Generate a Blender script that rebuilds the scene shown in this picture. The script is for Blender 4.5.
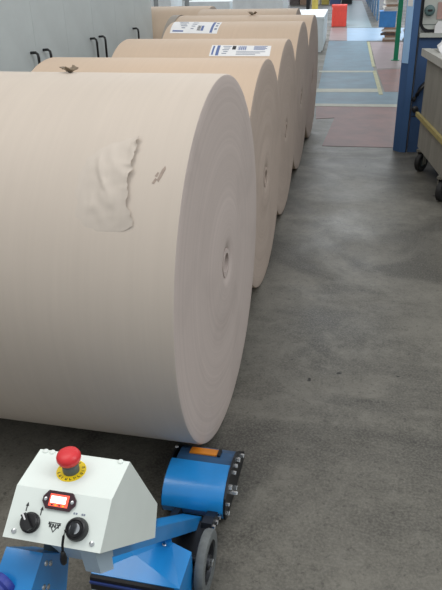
import bpy, bmesh, math, random
from mathutils import Vector, Matrix, noise
random.seed(7)
for o in list(bpy.data.objects): bpy.data.objects.remove(o)
SC = bpy.context.scene
COL = SC.collection
V = Vector

# ------------------------------------------------------------------ camera
CAM_H, FPX = 1.571, 648.1
PITCH, ROLL, YAW = 0.46225, -0.02307, -0.23291
fw = V((math.sin(YAW)*math.cos(PITCH), math.cos(YAW)*math.cos(PITCH), -math.sin(PITCH)))
r0 = V((math.cos(YAW), -math.sin(YAW), 0)); u0 = r0.cross(fw)
cr = r0*math.cos(ROLL) + u0*math.sin(ROLL); cu = -r0*math.sin(ROLL) + u0*math.cos(ROLL)
cam = bpy.data.cameras.new('camera'); cam_o = bpy.data.objects.new('camera', cam); COL.objects.link(cam_o)
M = Matrix((cr, cu, -fw)).transposed().to_4x4(); M.translation = (0, 0, CAM_H); cam_o.matrix_world = M
cam.sensor_fit = 'HORIZONTAL'; cam.sensor_width = 36.0; cam.lens = FPX*36.0/442.0
cam.clip_start = 0.02; cam.clip_end = 200
SC.camera = cam_o

# ------------------------------------------------------------------ world, lights, exposure
w = bpy.data.worlds.new('world'); SC.world = w; w.use_nodes = True
bg = w.node_tree.nodes['Background']; bg.inputs[0].default_value = (0.93, 0.97, 1.0, 1); bg.inputs[1].default_value = 0.57
def area(name, loc, target, size, power, col):
    l = bpy.data.lights.new(name, 'AREA'); l.shape = 'RECTANGLE'; l.size, l.size_y = size; l.energy = power; l.color = col
    o = bpy.data.objects.new(name, l); COL.objects.link(o); o.location = loc
    o.rotation_euler = (V(target)-V(loc)).to_track_quat('-Z', 'Y').to_euler(); return o
area('rooflight_near', (-2.2, 1.2, 5.5), (-1.6, 2.2, 0), (2.0, 4.5), 112, (1.0, 0.97, 0.92))
area('rooflight_rolls', (-2.0, 7.0, 5.5), (-1.6, 7.0, 0), (2.0, 5.0), 30, (1.0, 0.97, 0.93))
area('rooflight_right', (4.0, 1.0, 5.5), (-0.6, 1.8, 0.3), (2.0, 6.0), 190, (0.97, 0.98, 1.0))
area('fill_far', (-1.5, 19, 6.5), (-1.0, 19, 0), (5, 14), 1080, (0.92, 0.97, 1.0))  # added overhead fill, stands in for window light and glare at the far end
SC.view_settings.view_transform = 'Standard'; SC.view_settings.look = 'None'
SC.view_settings.exposure = 0.0; SC.view_settings.gamma = 1.0; SC.view_settings.use_curve_mapping = False

# ------------------------------------------------------------------ measuring helpers (pixel of the photograph -> point in the place)
def ray(px, py): return fw + cr*((px-221)/FPX) - cu*((py-295)/FPX)
def at_z(px, py, z=0.0):
    d = ray(px, py); t = (z-CAM_H)/d.z; return V((0, 0, CAM_H)) + d*t
def at_y(px, py, y):
    d = ray(px, py); return V((0, 0, CAM_H)) + d*(y/d.y)

# ------------------------------------------------------------------ materials
def lin(c): return tuple(((x/255.0)/12.92 if x/255.0 <= 0.04045 else ((x/255.0+0.055)/1.055)**2.4) for x in c)
def N(nt, typ, **kw):
    n = nt.nodes.new(typ)
    for k, v in kw.items():
        if k in n.inputs.keys(): n.inputs[k].default_value = v
        else: setattr(n, k, v)
    return n
def mix_rgb(nt, fac, a, b, mode='MIX'):
    m = nt.nodes.new('ShaderNodeMix'); m.data_type = 'RGBA'; m.blend_type = mode
    for sock, val in ((m.inputs[0], fac), (m.inputs[6], a), (m.inputs[7], b)):
        if hasattr(val, 'is_linked'): nt.links.new(val, sock)
        elif isinstance(val, (int, float)): sock.default_value = val
        else: sock.default_value = (*val, 1) if len(val) == 3 else val
    return m.outputs[2]
def ramp(nt, src, p0, p1, c0=(0, 0, 0), c1=(1, 1, 1)):
    r = nt.nodes.new('ShaderNodeValToRGB'); e = r.color_ramp.elements
    e[0].position, e[1].position = p0, p1; e[0].color = (*c0, 1); e[1].color = (*c1, 1)
    nt.links.new(src, r.inputs[0]); return r.outputs[0]
def base_mat(name):
    m = bpy.data.materials.new(name); m.use_nodes = True
    return m, m.node_tree, m.node_tree.nodes['Principled BSDF']
def mat(name, col, rough=0.5, metal=0.0, var=0.12, scale=8.0, stretch=(1, 1, 1), bump=0.0, bscale=60.0, emit=None, estr=0.0, spec=0.5, coat=0.0):
    m, nt, b = base_mat(name); c = lin(col)
    tc = N(nt, 'ShaderNodeTexCoord'); mp = N(nt, 'ShaderNodeMapping'); mp.inputs['Scale'].default_value = stretch
    nt.links.new(tc.outputs['Object'], mp.inputs[0])
    n1 = N(nt, 'ShaderNodeTexNoise', Scale=scale, Detail=5.0, Roughness=0.6); nt.links.new(mp.outputs[0], n1.inputs['Vector'])
    lo = tuple(x*(1-var) for x in c); hi = tuple(min(1, x*(1+var)) for x in c)
    nt.links.new(ramp(nt, n1.outputs[0], 0.3, 0.7, lo, hi), b.inputs['Base Color'])
    rr = N(nt, 'ShaderNodeMapRange'); rr.inputs[3].default_value = max(0.02, rough-0.06); rr.inputs[4].default_value = min(1, rough+0.06)
    nt.links.new(n1.outputs[0], rr.inputs[0]); nt.links.new(rr.outputs[0], b.inputs['Roughness'])
    b.inputs['Metallic'].default_value = metal; b.inputs['Specular IOR Level'].default_value = spec
    if coat: b.inputs['Coat Weight'].default_value = coat; b.inputs['Coat Roughness'].default_value = 0.15
    if bump:
        n2 = N(nt, 'ShaderNodeTexNoise', Scale=bscale, Detail=4.0); nt.links.new(mp.outputs[0], n2.inputs['Vector'])
        bp = N(nt, 'ShaderNodeBump', Strength=bump, Distance=0.005); nt.links.new(n2.outputs[0], bp.inputs['Height']); nt.links.new(bp.outputs[0], b.inputs['Normal'])
    if emit: b.inputs['Emission Color'].default_value = (*lin(emit), 1); b.inputs['Emission Strength'].default_value = estr
    return m

def floor_material():
    m, nt, b = base_mat('worn_concrete'); tc = N(nt, 'ShaderNodeTexCoord'); src = tc.outputs['Object']
    def nz(s, d=6.0, r=0.6, dist=0.0, st=None):
        n = N(nt, 'ShaderNodeTexNoise', Scale=s, Detail=d, Roughness=r, Distortion=dist)
        if st:
            mp = N(nt, 'ShaderNodeMapping'); mp.inputs['Scale'].default_value = st; nt.links.new(src, mp.inputs[0]); nt.links.new(mp.outputs[0], n.inputs['Vector'])
        else: nt.links.new(src, n.inputs['Vector'])
        return n.outputs[0]
    c = ramp(nt, nz(1.7, 9, 0.72, 0.4, (0.9, 1.2, 1)), 0.34, 0.66, lin((68, 66, 60)), lin((114, 111, 103)))
    c = mix_rgb(nt, ramp(nt, nz(6.0, 9, 0.8, 0.4), 0.46, 0.68, (0, 0, 0), (0.8,)*3), c, lin((124, 121, 112)))
    c = mix_rgb(nt, ramp(nt, nz(0.9, 5, 0.6, 1.2, (1, 1.3, 1)), 0.47, 0.60, (0, 0, 0), (0.85,)*3), c, lin((60, 58, 54)))
    c = mix_rgb(nt, ramp(nt, nz(110, 4, 0.7), 0.42, 0.66, (0, 0, 0), (0.55,)*3), c, lin((128, 125, 116)))
    c = mix_rgb(nt, ramp(nt, nz(40, 7, 0.8), 0.54, 0.72), c, lin((52, 50, 47)))
    c = mix_rgb(nt, ramp(nt, nz(13, 2, 0.4), 0.745, 0.775), c, lin((36, 35, 33)))
    # curved pale rubbed streaks
    wv = N(nt, 'ShaderNodeTexNoise', Scale=1.3, Detail=3.0, Distortion=2.5); nt.links.new(src, wv.inputs['Vector'])
    band = N(nt, 'ShaderNodeMath', operation='PINGPONG'); band.inputs[1].default_value = 0.07; nt.links.new(wv.outputs[0], band.inputs[0])
    c = mix_rgb(nt, ramp(nt, band.outputs[0], 0.062, 0.07, (0, 0, 0), (0.10, 0.10, 0.10)), c, lin((140, 138, 132)))
    nt.links.new(c, b.inputs['Base Color'])
    nt.links.new(ramp(nt, nz(2.0, 5), 0.3, 0.7, (0.36,)*3, (0.55,)*3), b.inputs['Roughness'])
    b.inputs['Specular IOR Level'].default_value = 0.32
    bp = N(nt, 'ShaderNodeBump', Strength=0.12, Distance=0.004); nt.links.new(nz(70, 6), bp.inputs['Height']); nt.links.new(bp.outputs[0], b.inputs['Normal'])
    return m
def kraft_side(name, col, seed):
    m, nt, b = base_mat(name); tc = N(nt, 'ShaderNodeTexCoord'); mp = N(nt, 'ShaderNodeMapping')
    mp.inputs['Location'].default_value = (seed*3.1, seed*1.7, seed*2.3); nt.links.new(tc.outputs['Object'], mp.inputs[0])
    mp2 = N(nt, 'ShaderNodeMapping'); mp2.inputs['Scale'].default_value = (30, 1.0, 1.0); nt.links.new(mp.outputs[0], mp2.inputs[0])
    n1 = N(nt, 'ShaderNodeTexNoise', Scale=2.0, Detail=5.0, Roughness=0.6); nt.links.new(mp2.outputs[0], n1.inputs['Vector'])
    n2 = N(nt, 'ShaderNodeTexNoise', Scale=2.2, Detail=3.0); nt.links.new(mp.outputs[0], n2.inputs['Vector'])
    c = lin(col)
    a = ramp(nt, n1.outputs[0], 0.25, 0.75, tuple(x*0.97 for x in c), tuple(min(1, x*1.025) for x in c))
    a = mix_rgb(nt, ramp(nt, n2.outputs[0], 0.4, 0.75, (0, 0, 0), (0.35,)*3), a, tuple(x*0.86 for x in c))
    nt.links.new(a, b.inputs['Base Color']); b.inputs['Roughness'].default_value = 0.62; b.inputs['Specular IOR Level'].default_value = 0.3
    bp = N(nt, 'ShaderNodeBump', Strength=0.10, Distance=0.01); nt.links.new(n2.outputs[0], bp.inputs['Height']); nt.links.new(bp.outputs[0], b.inputs['Normal'])
    return m
def kraft_end(name, col, seed):
    m, nt, b = base_mat(name); tc = N(nt, 'ShaderNodeTexCoord')
    sp = N(nt, 'ShaderNodeSeparateXYZ'); nt.links.new(tc.outputs['Object'], sp.inputs[0])
    cb = N(nt, 'ShaderNodeCombineXYZ'); nt.links.new(sp.outputs[1], cb.inputs[1]); nt.links.new(sp.outputs[2], cb.inputs[2])
    ln = N(nt, 'ShaderNodeVectorMath', operation='LENGTH'); nt.links.new(cb.outputs[0], ln.inputs[0])
    def ring(scale, off):
        x = N(nt, 'ShaderNodeMath', operation='MULTIPLY_ADD'); nt.links.new(ln.outputs['Value'], x.inputs[0]); x.inputs[1].default_value = scale; x.inputs[2].default_value = off
        n = N(nt, 'ShaderNodeTexNoise', noise_dimensions='1D', Scale=1.0, Detail=4.0, Roughness=0.65); nt.links.new(x.outputs[0], n.inputs['W']); return n.outputs[0]
    c = lin(col)
    f = ring(60, seed*7.0); f2 = ring(14, seed*3.0+2)
    a = ramp(nt, f, 0.3, 0.7, tuple(x*0.955 for x in c), tuple(min(1, x*1.04) for x in c))
    a = mix_rgb(nt, ramp(nt, f2, 0.55, 0.75, (0, 0, 0), (0.3,)*3), a, tuple(min(1, x*1.12) for x in c))
    n3 = N(nt, 'ShaderNodeTexNoise', Scale=3.5, Detail=6.0, Distortion=0.6); nt.links.new(tc.outputs['Object'], n3.inputs['Vector'])
    a = mix_rgb(nt, ramp(nt, n3.outputs[0], 0.52, 0.75, (0, 0, 0), (0.35,)*3), a, tuple(x*0.72 for x in c))
    nt.links.new(a, b.inputs['Base Color']); b.inputs['Roughness'].default_value = 0.75; b.inputs['Specular IOR Level'].default_value = 0.25
    bp = N(nt, 'ShaderNodeBump', Strength=0.10, Distance=0.004); nt.links.new(f, bp.inputs['Height']); nt.links.new(bp.outputs[0], b.inputs['Normal'])
    return m

M_FLOOR = floor_material()
M_WALL = mat('painted_wall', (205, 208, 206), 0.8, var=0.05, bump=0.1)
M_CAB = mat('cabinet_grey_paint', (206, 214, 214), 0.45, var=0.05, scale=3)
M_BLACK = mat('black_plastic', (24, 24, 26), 0.4, var=0.2)
M_RUBBER = mat('worn_rubber', (104, 108, 108), 0.75, var=0.25, scale=30, bump=0.2)
M_DRUB = mat('black_rubber', (26, 26, 27), 0.65, var=0.2, scale=30)
M_STEEL = mat('bright_steel', (205, 208, 210), 0.25, metal=1.0, var=0.05)
M_DSTEEL = mat('dark_steel', (52, 54, 58), 0.45, metal=0.7, var=0.2)
M_PBLUE = mat('pusher_blue_enamel', (30, 136, 208), 0.3, var=0.07, scale=12, coat=0.4)
M_WHITE = mat('box_white_enamel', (228, 236, 230), 0.38, var=0.03, scale=10)
M_BRACKET = mat('pale_grey_enamel', (170, 190, 205), 0.4, var=0.06)
M_RED = mat('red_button_plastic', (216, 46, 52), 0.4, var=0.06)
M_YEL = mat('yellow_label', (236, 206, 20), 0.5, var=0.05)
M_GREYP = mat('grey_plastic', (82, 92, 92), 0.45, var=0.1)
M_ORANGE = mat('orange_wear_plate', (214, 130, 30), 0.5, var=0.15, scale=20)
M_GLOW = mat('gauge_glow_white', (255, 245, 240), 0.4, emit=(255, 240, 235), estr=2.2)
M_GLOWR = mat('gauge_glow_red', (235, 90, 70), 0.4, emit=(240, 80, 60), estr=0.9)
M_GAUGE = mat('gauge_bezel', (56, 26, 36), 0.35, var=0.1)
M_INK = mat('black_ink', (40, 42, 44), 0.7, var=0.1)
M_IBLUE = mat('blue_ink', (92, 110, 156), 0.7, var=0.1)
M_IGREY = mat('grey_ink', (132, 140, 156), 0.7, var=0.1)
M_PAPER = mat('white_paper', (226, 226, 226), 0.7, var=0.04)
M_COLB = mat('column_blue_paint', (58, 92, 136), 0.45, var=0.12, scale=5, stretch=(1, 1, 0.3))
M_PANB = mat('machine_base_blue', (46, 74, 112), 0.55, var=0.15, scale=4)
M_LBLUE = mat('pale_blue_sheen', (160, 200, 240), 0.4, var=0.08, scale=4)  # colour of the reflected light painted on the column's left side
M_GREEN = mat('green_paint', (8, 130, 92), 0.4, var=0.1, scale=5)
M_MACH = mat('machine_light_grey', (176, 180, 174), 0.45, var=0.05)
M_CART = mat('weathered_cart_board', (134, 131, 122), 0.7, var=0.18, scale=9, stretch=(1, 1, 0.15), bump=0.15)
M_RIM = mat('cart_rim', (172, 171, 164), 0.6, var=0.1)
M_STRAP = mat('dull_yellow_rail', (158, 144, 88), 0.6, var=0.15)
M_CRATE = mat('white_crate_plastic', (222, 228, 230), 0.5, var=0.05)
M_REDC = mat('red_crate_plastic', (222, 78, 66), 0.5, var=0.08)
M_WRAP = mat('stretch_wrapped_white', (238, 244, 248), 0.4, var=0.08, scale=6)
M_SCRAP = mat('brown_paper_scrap', (126, 112, 94), 0.8, var=0.2, scale=40)
M_CORE = mat('core_board', (128, 116, 108), 0.8, var=0.15, scale=30)
M_FLAP = mat('torn_paper_ply', (206, 190, 172), 0.7, var=0.05, scale=6, stretch=(3, 1, 1))
M_GLASS = mat('bright_window_pane', (240, 246, 255), 0.2, emit=(235, 243, 255), estr=3.0)
M_FRAME = mat('window_frame_grey', (150, 156, 160), 0.5)
M_PRED = mat('red_floor_paint', (118, 84, 79), 0.4, var=0.3, scale=3, bump=0.05, spec=0.18)
M_PBLU = mat('blue_floor_paint', (88, 114, 128), 0.38, var=0.3, scale=3, bump=0.05, spec=0.18)
M_PBLL = mat('pale_blue_floor_paint', (132, 158, 182), 0.35, var=0.12, scale=2, spec=0.18)
M_PPNK = mat('faded_pink_floor_paint', (136, 122, 122), 0.4, var=0.18, scale=2, spec=0.18)
M_PYEL = mat('yellow_floor_line', (160, 158, 124), 0.5, var=0.2, scale=8, spec=0.18)
M_PWHT = mat('cream_floor_line', (160, 160, 146), 0.45, var=0.15, scale=8, spec=0.18)
M_PGRY = mat('grey_floor_path', (122, 142, 148), 0.36, var=0.15, scale=1.5, spec=0.18)
M_CURT = mat('blue_strip_curtain', (62, 120, 168), 0.4, var=0.12, scale=5)
M_PEDGE = mat('paper_stack_white', (222, 214, 204), 0.8, var=0.12, scale=14, stretch=(1, 1, 8))
M_PEDGB = mat('paper_stack_brown', (164, 136, 116), 0.8, var=0.2, scale=14, stretch=(1, 1, 8))
M_YPOST = mat('yellow_post_paint', (206, 186, 92), 0.5)
M_TILE = mat('warehouse_dark_goods', (110, 100, 96), 0.8, var=0.3, scale=6)

# ------------------------------------------------------------------ object helpers
WL = {}     # world position of every object's origin
def tag(o, label=None, cat=None, group=None, kind=None):
    if label: o['label'] = label
    if cat: o['category'] = cat
    if group: o['group'] = group
    if kind: o['kind'] = kind
    return o
def root(name, loc, label, cat, group=None):
    o = bpy.data.objects.new(name, None); o.empty_display_size = 0.1; COL.objects.link(o); o.location = loc; WL[o] = V(loc)
    return tag(o, label, cat, group)
def link_obj(name, me, material, parent, c):
    if material and not me.materials: me.materials.append(material)
    o = bpy.data.objects.new(name, me); COL.objects.link(o); WL[o] = V(c)
    if parent: o.parent = parent; o.location = V(c)-WL[parent]
    else: o.location = c
    return o
def obj(name, bm, material, parent=None, smooth=0, bevel=0.0, origin=None):
    """bm is in world coordinates; the origin is moved to the middle of the mesh"""
    if bevel:
        bmesh.ops.bevel(bm, geom=[e for e in bm.edges if len(e.link_faces) == 2 and e.calc_face_angle(0) > 0.5], offset=bevel, segments=2, affect='EDGES', profile=0.5, clamp_overlap=True)
    bmesh.ops.recalc_face_normals(bm, faces=bm.faces)
    if origin is None:
        lo = V([min(v.co[i] for v in bm.verts) for i in range(3)]); hi = V([max(v.co[i] for v in bm.verts) for i in range(3)]); origin = (lo+hi)/2
    origin = V(origin)
    for v in bm.verts: v.co -= origin
    me = bpy.data.meshes.new(name); bm.to_mesh(me); bm.free()
    if smooth:
        for p in me.polygons: p.use_smooth = True
        if smooth < 3: me.set_sharp_from_angle(angle=smooth)
    return link_obj(name, me, material, parent, origin)
def share(src, name, parent, c, rot=None):
    o = link_obj(name, src.data, None, parent, c)
    if rot: o.rotation_euler = rot
    return o
def box(bm, lo, hi, T=None):
    vs = [bm.verts.new((x, y, z)) for z in (lo[2], hi[2]) for y in (lo[1], hi[1]) for x in (lo[0], hi[0])]
    for f in ((0, 2, 3, 1), (4, 5, 7, 6), (0, 1, 5, 4), (2, 6, 7, 3), (0, 4, 6, 2), (1, 3, 7, 5)): bm.faces.new([vs[i] for i in f])
    if T is not None:
        for v in vs: v.co = T @ v.co
    return vs
def cbox(lo, hi, T=None):
    bm = bmesh.new(); box(bm, lo, hi, T); return bm
def prism_x(prof, x0, x1, bm=None):
    """closed (y, z) outline extruded along X"""
    bm = bm or bmesh.new(); a = [bm.verts.new((x0, y, z)) for y, z in prof]; b = [bm.verts.new((x1, y, z)) for y, z in prof]; n = len(prof)
    bm.faces.new(a[::-1]); bm.faces.new(b)
    for i in range(n): bm.faces.new((a[i], a[(i+1) % n], b[(i+1) % n], b[i]))
    return bm
def frame_of(n, up=None):
    n = V(n).normalized(); up = V(up) if up is not None else (V((0, 0, 1)) if abs(n.z) < 0.95 else V((0, 1, 0)))
    x = up.cross(n).normalized(); y = n.cross(x); return x, y, n
def lathe(prof, c, n, seg=24, bm=None, closed=False):
    """(radius, height) profile turned about axis n through c"""
    bm = bm or bmesh.new(); X, Y, Z = frame_of(n); c = V(c); rings = []
    for r, h in prof:
        if r < 1e-6: rings.append([bm.verts.new(c+Z*h)])
        else: rings.append([bm.verts.new(c+Z*h+(X*math.cos(2*math.pi*k/seg)+Y*math.sin(2*math.pi*k/seg))*r) for k in range(seg)])
    prs = list(zip(rings, rings[1:])) + ([(rings[-1], rings[0])] if closed else [])
    for a, b in prs:
        for k in range(seg):
            k2 = (k+1) % seg
            if len(a) == 1 and len(b) > 1: bm.faces.new((a[0], b[k], b[k2]))
            elif len(b) == 1 and len(a) > 1: bm.faces.new((a[k], b[0], a[k2]))
            elif len(a) > 1: bm.faces.new((a[k], b[k], b[k2], a[k2]))
    return bm
def tube(pts, r, seg=8, bm=None):
    bm = bm or bmesh.new(); pts = [V(p) for p in pts]; rings = []
    for i, p in enumerate(pts):
        d = (pts[min(i+1, len(pts)-1)]-pts[max(i-1, 0)]).normalized(); X, Y, _ = frame_of(d, (0.13, 0.31, 0.94) if abs(d.z) < 0.9 else (1, 0.2, 0))
        rr = r[i] if isinstance(r, (list, tuple)) else r
        rings.append([bm.verts.new(p+(X*math.cos(2*math.pi*k/seg)+Y*math.sin(2*math.pi*k/seg))*rr) for k in range(seg)])
    for a, b in zip(rings, rings[1:]):
        for k in range(seg): bm.faces.new((a[k], a[(k+1) % seg], b[(k+1) % seg], b[k]))
    bm.faces.new(rings[0][::-1]); bm.faces.new(rings[-1]); return bm
def plate(poly, n, th, bm=None):
    """flat polygon of 3D points thickened by th along n"""
    bm = bm or bmesh.new(); n = V(n).normalized(); a = [bm.verts.new(V(p)) for p in poly]; b = [bm.verts.new(V(p)+n*th) for p in poly]; k = len(poly)
    bm.faces.new(a[::-1]); bm.faces.new(b)
    for i in range(k): bm.faces.new((a[i], a[(i+1) % k], b[(i+1) % k], b[i]))
    return bm
def hexbolt(name, c, n, r, h, parent, m=None):
    return obj(name, lathe([(0, 0), (r, 0), (r, h*0.8), (r*0.8, h), (0, h)], c, n, 6), m or M_STEEL, parent)
def screw(name, c, n, r, parent, m=None):
    return obj(name, lathe([(0, 0), (r, 0), (r*0.9, r*0.4), (r*0.5, r*0.62), (0, r*0.65)], c, n, 10), m or M_STEEL, parent, smooth=0.6)

# ------------------------------------------------------------------ the hall
floor = tag(obj('floor', cbox((-9, -3, -0.2), (7, 46, 0)), M_FLOOR, origin=(0, 0, 0)), 'worn grey concrete floor of the hall', kind='structure')
wl = tag(obj('wall_left', cbox((-9.2, -3, 0), (-9, 46, 6)), M_WALL), 'pale painted hall wall behind the grey cabinets', kind='structure')
wr = tag(obj('wall_right', cbox((7, -3, 0), (7.2, 46, 6)), M_WALL), 'pale painted hall wall behind the machine', kind='structure')
wb = tag(obj('wall_back', cbox((-9, 46, 0), (7, 46.2, 6)), M_WALL), 'pale far end wall of the hall', kind='structure')
for i in range(5):
    x0 = -7.6+i*2.9
    wn = tag(obj('window_%d' % (i+1), cbox((x0, 45.93, 1.6), (x0+2.4, 46, 5.2)), M_FRAME), 'tall bright window in the far end wall', kind='structure')
    for a in range(3):
        for b in range(3):
            obj('pane', cbox((x0+0.06+a*0.78, 45.9, 1.66+b*1.18), (x0+0.06+a*0.78+0.72, 45.93, 1.66+b*1.18+1.12)), M_GLASS, wn)
def paint(name, px, m, z=0.003):
    pts = [at_z(*p) if len(p) == 2 else V((p[0], p[1], 0)) for p in px]
    return obj(name, plate([V((p.x, p.y, 0.0)) for p in pts], (0, 0, 1), z), m, floor)
P3 = lambda x, y: (x, y, 0)
paint('painted_area', [(322, 146), (334.5, 118), (316, 119), (316, 106), (394, 105), P3(2.5, 8.9), P3(2.5, 6.6)], M_PRED)
paint('painted_line', [(312, 106.4), P3(2.5, 8.74), P3(2.5, 8.92), (312, 103.8)], M_PWHT, 0.005)
paint('painted_path', [(312, 104), P3(2.5, 8.9), P3(2.5, 9.75), (379.5, 92), (366.5, 41), (329, 41), (318, 90), (312, 92)], M_PBLU, 0.0035)
paint('painted_line', [(316, 92.4), (381, 92.4), (381, 89), (317, 89)], M_PWHT, 0.005)
paint('painted_line', [(319, 72.5), (374, 72.5), (374, 71), (319, 71)], M_PWHT, 0.005)
paint('painted_line', [(379, 95), (383, 95), (376, 71), (372.5, 71)], M_PYEL, 0.006)
paint('painted_line', [(372, 67), (375, 67), (369.5, 42), (367, 42)], M_PYEL, 0.006)
paint('painted_area', [(385, 92), P3(2.5, 9.75), P3(2.2, 13.0), (377, 70)], M_PRED)
paint('painted_area', [(377, 69), P3(2.2, 13.05), P3(1.8, 17), (370, 42)], M_PPNK)
paint('painted_area', [(329, 40.6), (347, 40.6), (347, 28), (331, 28)], M_PPNK)
paint('painted_path', [(347, 41), P3(2.0, 17.2), P3(2.0, 21), (347, 28)], M_PBLL, 0.0035)
paint('painted_path', [(347, 27.6), (372, 27.6), (362, 1), (346, 1)], M_PGRY)

# ------------------------------------------------------------------ paper rolls
R_DATA = [  # right end x, left end x, y, radius
    (-0.471, -1.640, 2.074, 0.640), (-0.531, -1.696, 3.326, 0.592), (-0.579, -1.700, 4.508, 0.5855), (-0.610, -1.715, 5.696, 0.600),
    (-0.633, -2.000, 6.902, 0.590), (-0.930, -2.080, 8.110, 0.590), (-2.14, -3.24, 8.930, 0.590)]
R_LABEL = ['large kraft paper roll in front with a torn outer ply, nearest the pusher', 'kraft paper roll directly behind the torn front roll',
    'kraft paper roll third in the row, with a white barcode label near its right end', 'kraft paper roll fourth in the row, with a white label near its left end',
    'kraft paper roll fifth in the row, beside the white crates', 'kraft paper roll sixth in the row, set back behind the others', 'kraft paper roll standing by the end of the grey cabinets']
ROLLS = []
for i, (xr, xl, y, R) in enumerate(R_DATA):
    rt = root('paper_roll', (xr, y, 0), R_LABEL[i], 'paper roll', 'row of paper rolls'); ROLLS.append(rt)
    c = V((xr, y, R)); side = kraft_side('kraft_side_%d' % i, (200, 178, 156) if i else (199, 187, 174), i); end = kraft_end('kraft_end_%d' % i, (194, 181, 174) if i == 0 else (184, 168, 156), i)
    L = xr-xl; e = 0.010
    obj('wrapper', lathe([(R-e*0.3, -e*0.35), (R, -e), (R, -L+e), (R-e*0.3, -L+e*0.35)], c, (1, 0, 0), 160), side, rt, smooth=3, origin=c)
    for s, base in ((1, 0.0), (-1, -L)):
        pr = [(R-e*0.3, base-s*e*0.35), (R-e*1.2, base)]
        k = 14
        for q in range(1, k+1):       # slightly telescoped layers
            r = R-e*1.2-(R-e*1.2-0.056)*q/k
            pr.append((r, base+s*(0.0045*noise.noise(V((q*0.9, i*2.2, 0.4)))+(0.004 if r < 0.2 else 0)) if q < k else base))
        pr += [(0.052, base-s*0.004)]
        obj('end_face', lathe(pr, c, (1, 0, 0), 128), end, rt, smooth=3, origin=c)
    ct_ = obj('core_tube', lathe([(0.052, 0.002), (0.036, 0.002), (0.036, -L-0.002), (0.052, -L-0.002)], c, (1, 0, 0), 32, closed=True), end, rt, smooth=0.7, origin=c)
    obj('core_plug', lathe([(0, -0.022), (0.036, -0.020), (0.036, -0.05), (0, -0.05)], c, (1, 0, 0), 24), M_CORE, ct_)
def on_roll(px, py, i, lift=0.0):
    """where the sight line meets roll i: (x, angle)"""
    xr, xl, y, R = R_DATA[i]; d = ray(px, py); o = V((0, 0, CAM_H)); oy, oz = o.y-y, o.z-R
    a = d.y**2+d.z**2; b = 2*(oy*d.y+oz*d.z); cc = oy**2+oz**2-R*R; D = b*b-4*a*cc
    t = (-b-math.sqrt(max(D, 0)))/(2*a); p = o+d*t
    return p.x, math.atan2(p.z-R, p.y-y)
def roll_pt(i, x, ang, lift=0.0):
    xr, xl, y, R = R_DATA[i]; return V((x, y+(R+lift)*math.cos(ang), R+(R+lift)*math.sin(ang)))
def patch(i, quad, lift, th, n=10, m=4):
    """curved sheet on the roll; quad = four (x, angle) corners: a-b along the top, d-c along the bottom"""
    bm = bmesh.new(); a, b, c, d = quad; g = []
    for s in range(2):
        gr = []
        for j in range(m+1):
            row = []
            for k in range(n+1):
                u, v = k/n, j/m
                x = (a[0]*(1-u)+b[0]*u)*(1-v)+(d[0]*(1-u)+c[0]*u)*v; t = (a[1]*(1-u)+b[1]*u)*(1-v)+(d[1]*(1-u)+c[1]*u)*v
                row.append(bm.verts.new(roll_pt(i, x, t, lift+s*th)))
            gr.append(row)
        g.append(gr)
    for s in range(2):
        for j in range(m):
            for k in range(n): bm.faces.new((g[s][j][k], g[s][j][k+1], g[s][j+1][k+1], g[s][j+1][k]))
    rim = [(0, k) for k in range(n+1)] + [(j, n) for j in range(1, m+1)] + [(m, k) for k in range(n-1, -1, -1)] + [(j, 0) for j in range(m-1, 0, -1)]
    for p, q in zip(rim, rim[1:]+rim[:1]): bm.faces.new((g[0][p[0]][p[1]], g[0][q[0]][q[1]], g[1][q[0]][q[1]], g[1][p[0]][p[1]]))
    return bm
def roll_label(i, quad_px, marks):
    q = [on_roll(*p, i) for p in quad_px]
    lab = obj('label', patch(i, q, 0.0005, 0.001, 12, 6), M_PAPER, ROLLS[i], smooth=0.8); lab['label'] = 'white printed shipping label stuck on the roll'
    a, b, c, d = q
    def P(u, v): return ((a[0]*(1-u)+b[0]*u)*(1-v)+(d[0]*(1-u)+c[0]*u)*v, (a[1]*(1-u)+b[1]*u)*(1-v)+(d[1]*(1-u)+c[1]*u)*v)
    for u0, u1, v0, v1, m in marks:
        obj('printed_mark', patch(i, [P(u0, v0), P(u1, v0), P(u1, v1), P(u0, v1)], 0.0019, 0.0005, 6, 6), m, lab)
random.seed(3)
mk = [(0.10, 0.15, 0.05, 0.95, M_IBLUE), (0.36, 0.42, 0.08, 0.45, M_INK), (0.03, 0.06, 0.1, 0.9, M_IBLUE)]
for k in range(9): u = 0.46+k*0.016; mk.append((u, u+0.006+0.005*(k % 2), 0.1, 0.5, M_IBLUE))
for k in range(4):
    mk.append((0.72, 0.72+0.22-0.03*(k % 2), 0.08+k*0.11, 0.13+k*0.11, M_IBLUE))
for k in range(5): mk.append((0.20+0.02*(k % 2), 0.34-0.015*k, 0.12+k*0.16, 0.18+k*0.16, M_IGREY))
for k in range(3): mk.append((0.44, 0.92-0.08*k, 0.62+k*0.11, 0.66+k*0.11, M_IGREY))
roll_label(2, [(212.4, 45.3), (271.5, 46.0), (269.6, 56.3), (208.8, 56.3)], mk)
mk = [(0.84, 0.89, 0.05, 0.95, M_IBLUE), (0.64, 0.69, 0.5, 0.85, M_IBLUE), (0.05, 0.28, 0.86, 0.93, M_IBLUE)]
for k in range(6): u = 0.56+k*0.012; mk.append((u, u+0.006, 0.5, 0.85, M_INK))
for k in range(5): mk.append((0.10+0.03*k, 0.30+0.03*(k % 2), 0.12+k*0.14, 0.17+k*0.14, M_IGREY))
for k in range(4): mk.append((0.42, 0.54-0.02*k, 0.2+k*0.17, 0.25+k*0.17, M_IGREY))
for k in range(3): mk.append((0.92, 0.97, 0.15+k*0.25, 0.27+k*0.25, M_IGREY))
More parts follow.
